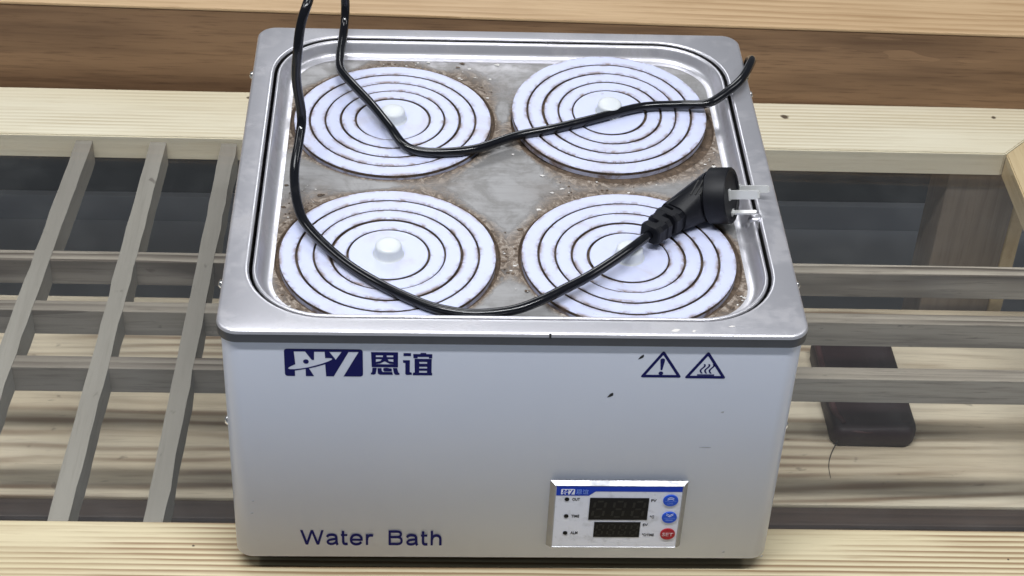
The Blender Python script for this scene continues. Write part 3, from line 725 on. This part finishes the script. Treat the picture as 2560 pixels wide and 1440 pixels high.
# strain relief: a core with separate collars
bm = bmesh.new()
def add_loft(bm, loops):
    rr = [[bm.verts.new(p) for p in l] for l in loops]; n = len(rr[0])
    for a, b in zip(rr, rr[1:]):
        for i in range(n): bm.faces.new((a[i], a[(i+1) % n], b[(i+1) % n], b[i]))
    bm.faces.new(rr[0][::-1]); bm.faces.new(rr[-1])
add_loft(bm, [rsec(SR0+sd*.001, .0046, .0046), rsec(neck+sd*.002, .0056, .0052)])
for i in range(3):
    a0 = SR0+sd*(SRL*(i/3)); a1 = SR0+sd*(SRL*((i+.52)/3)); g = .0082+.0008*i
    add_loft(bm, [rsec(a0, g*.88, g*.82), rsec(a0+sd*.0008, g, g*.92), rsec(a1-sd*.0006, g*1.06, g*.97), rsec(a1, g*.96, g*.88)])
    # tie piece alternating left and right, so the slots interlock
    s_ = -1 if i % 2 else 1
    b0 = a1-sd*.0005; b1 = SR0+sd*(SRL*((i+1)/3)+.0005)
    off = ss*(s_*g*.45)
    add_loft(bm, [rsec(b0+off, g*.55, g*.90), rsec(b1+off, g*.55, g*.92)])
bmesh.ops.recalc_face_normals(bm, faces=bm.faces[:])
link('strain_relief', bm_mesh('strain_relief', bm), PLG, m_plug)
# grip ridges on the body
bm = bmesh.new()
vw = (CAM-FC).normalized()
for i in range(3):
    q0 = at(1728+i*11, 487, .2495)+vw*.0; q1 = at(1748+i*11, 452, .2495)
    d = (q1-q0)
    # lay each ridge on the hull surface by a ray from the viewer's side
    bo_bvh = None
    from mathutils.bvhtree import BVHTree
    tr = BVHTree.FromPolygons([v.co for v in bo.data.vertices], [tuple(p.vertices) for p in bo.data.polygons])
    pp = []
    for t in (0, .33, .66, 1):
        c = q0+d*t; h = tr.ray_cast(c+vw*.1, -vw)
        if h[0] is not None: pp.append(h[0]+h[1]*.0002)
    if len(pp) > 1:
        me = tube_mesh('r', pp, .0007, 6); bm.from_mesh(me)
link('grip_ridges', bm_mesh('grip_ridges', bm), PLG, m_rubber)
def pin(c, wdir, tdir, w, t, l, mat=m_pin):
    bm = bmesh.new(); lo = []
    for s_, k, ww, tt in ((-.002, 0, 1, 1), (0, 0, 1, 1), (l-.0018, 0, 1, 1), (l-.0004, 0, .72, .8), (l, 0, .5, .5)):
        lo.append([c+AX*s_+wdir*(a*w/2*ww)+tdir*(b_*t/2*tt) for a, b_ in ((1, 1), (-1, 1), (-1, -1), (1, -1))])
    add_loft(bm, lo)
    add_loft(bm, [[c+AX*s_+wdir*(a*(w/2+.0009))+tdir*(b_*(t/2+.0009)) for a, b_ in ((1, 1), (-1, 1), (-1, -1), (1, -1))] for s_ in (-.0018, .0006)])
    bmesh.ops.recalc_face_normals(bm, faces=bm.faces[:])
    return link('pin', bm_mesh('pin', bm), PLG, mat)
FB = FC-AX*.0008
def on_face(px, py):
    d = RIGHT*((px-1280)/FPX) - UP*((py-720)/FPX) + FWD
    return CAM + d*((FB-CAM).dot(AX)/d.dot(AX))
pin(on_face(1824, 487), (vv+uu*.25).normalized(), (uu-vv*.25).normalized(), .0066, .0016, .0225)
pin(on_face(1850, 473), (vv+uu*.30).normalized(), (uu-vv*.30).normalized(), .0056, .0016, .0225)
pin(on_face(1832, 531), uu, vv, .0042, .0014, .0180)

# ------------------------------------------------------------------ pouch on the shelf
PO = thing('pouch', 'dark navy cloth pouch with dark red edge lying on the pine shelf', 'pouch', (0, 0, 0))
x0, x1, y0, y1 = .340, .424, .362, .505
bm = bmesh.new(); n = 9; prof = []
loops = []
for z, ins in ((-.2098, .004), (-.2085, .001), (-.203, .0), (-.195, .0), (-.1895, .0015), (-.1872, .005), (-.1862, .014)):
    loops.append([(x+random.gauss(0, .0004), y+random.gauss(0, .0004), z+.0004*math.sin(x*260)+.0004*math.sin(y*190)) for x, y in rrect(x0+ins, x1-ins, y0+ins, y1-ins, max(.011-ins*.6, .003), 5)])
link('pouch_body', sweep_mesh('pouch_body', loops, True, True), PO, m_leather, True)
edge = [Vector((x0+.012, y0+.010, -.1880)), Vector((x0+.006, y0+.03, -.1882)), Vector((x0+.005, y0+.07, -.1880)), Vector((x0+.005, y1-.01, -.1880))]
link('trim', tube_mesh('trim', catmull(edge, 8), .0034, 8), PO, m_trim, True)
edge = [Vector((x0+.012, y0+.004, -.1905)), Vector((x0+.03, y0+.002, -.1905)), Vector((x0+.055, y0+.003, -.1910))]
link('trim', tube_mesh('trim', catmull(edge, 8), lambda t: .0022*(1-.8*t), 8), PO, m_trim, True)
th = [Vector((x0+.008, y0+.004, -.200)), Vector((x0-.001, y0-.010, -.2082)), Vector((x0-.006, y0-.026, -.2092)), Vector((x0-.007, y0-.043, -.2094))]
link('loose_thread', tube_mesh('loose_thread', catmull(th, 8), lambda t: .0005*(1-.7*t)+.00008, 6), PO, m_rubber, True)
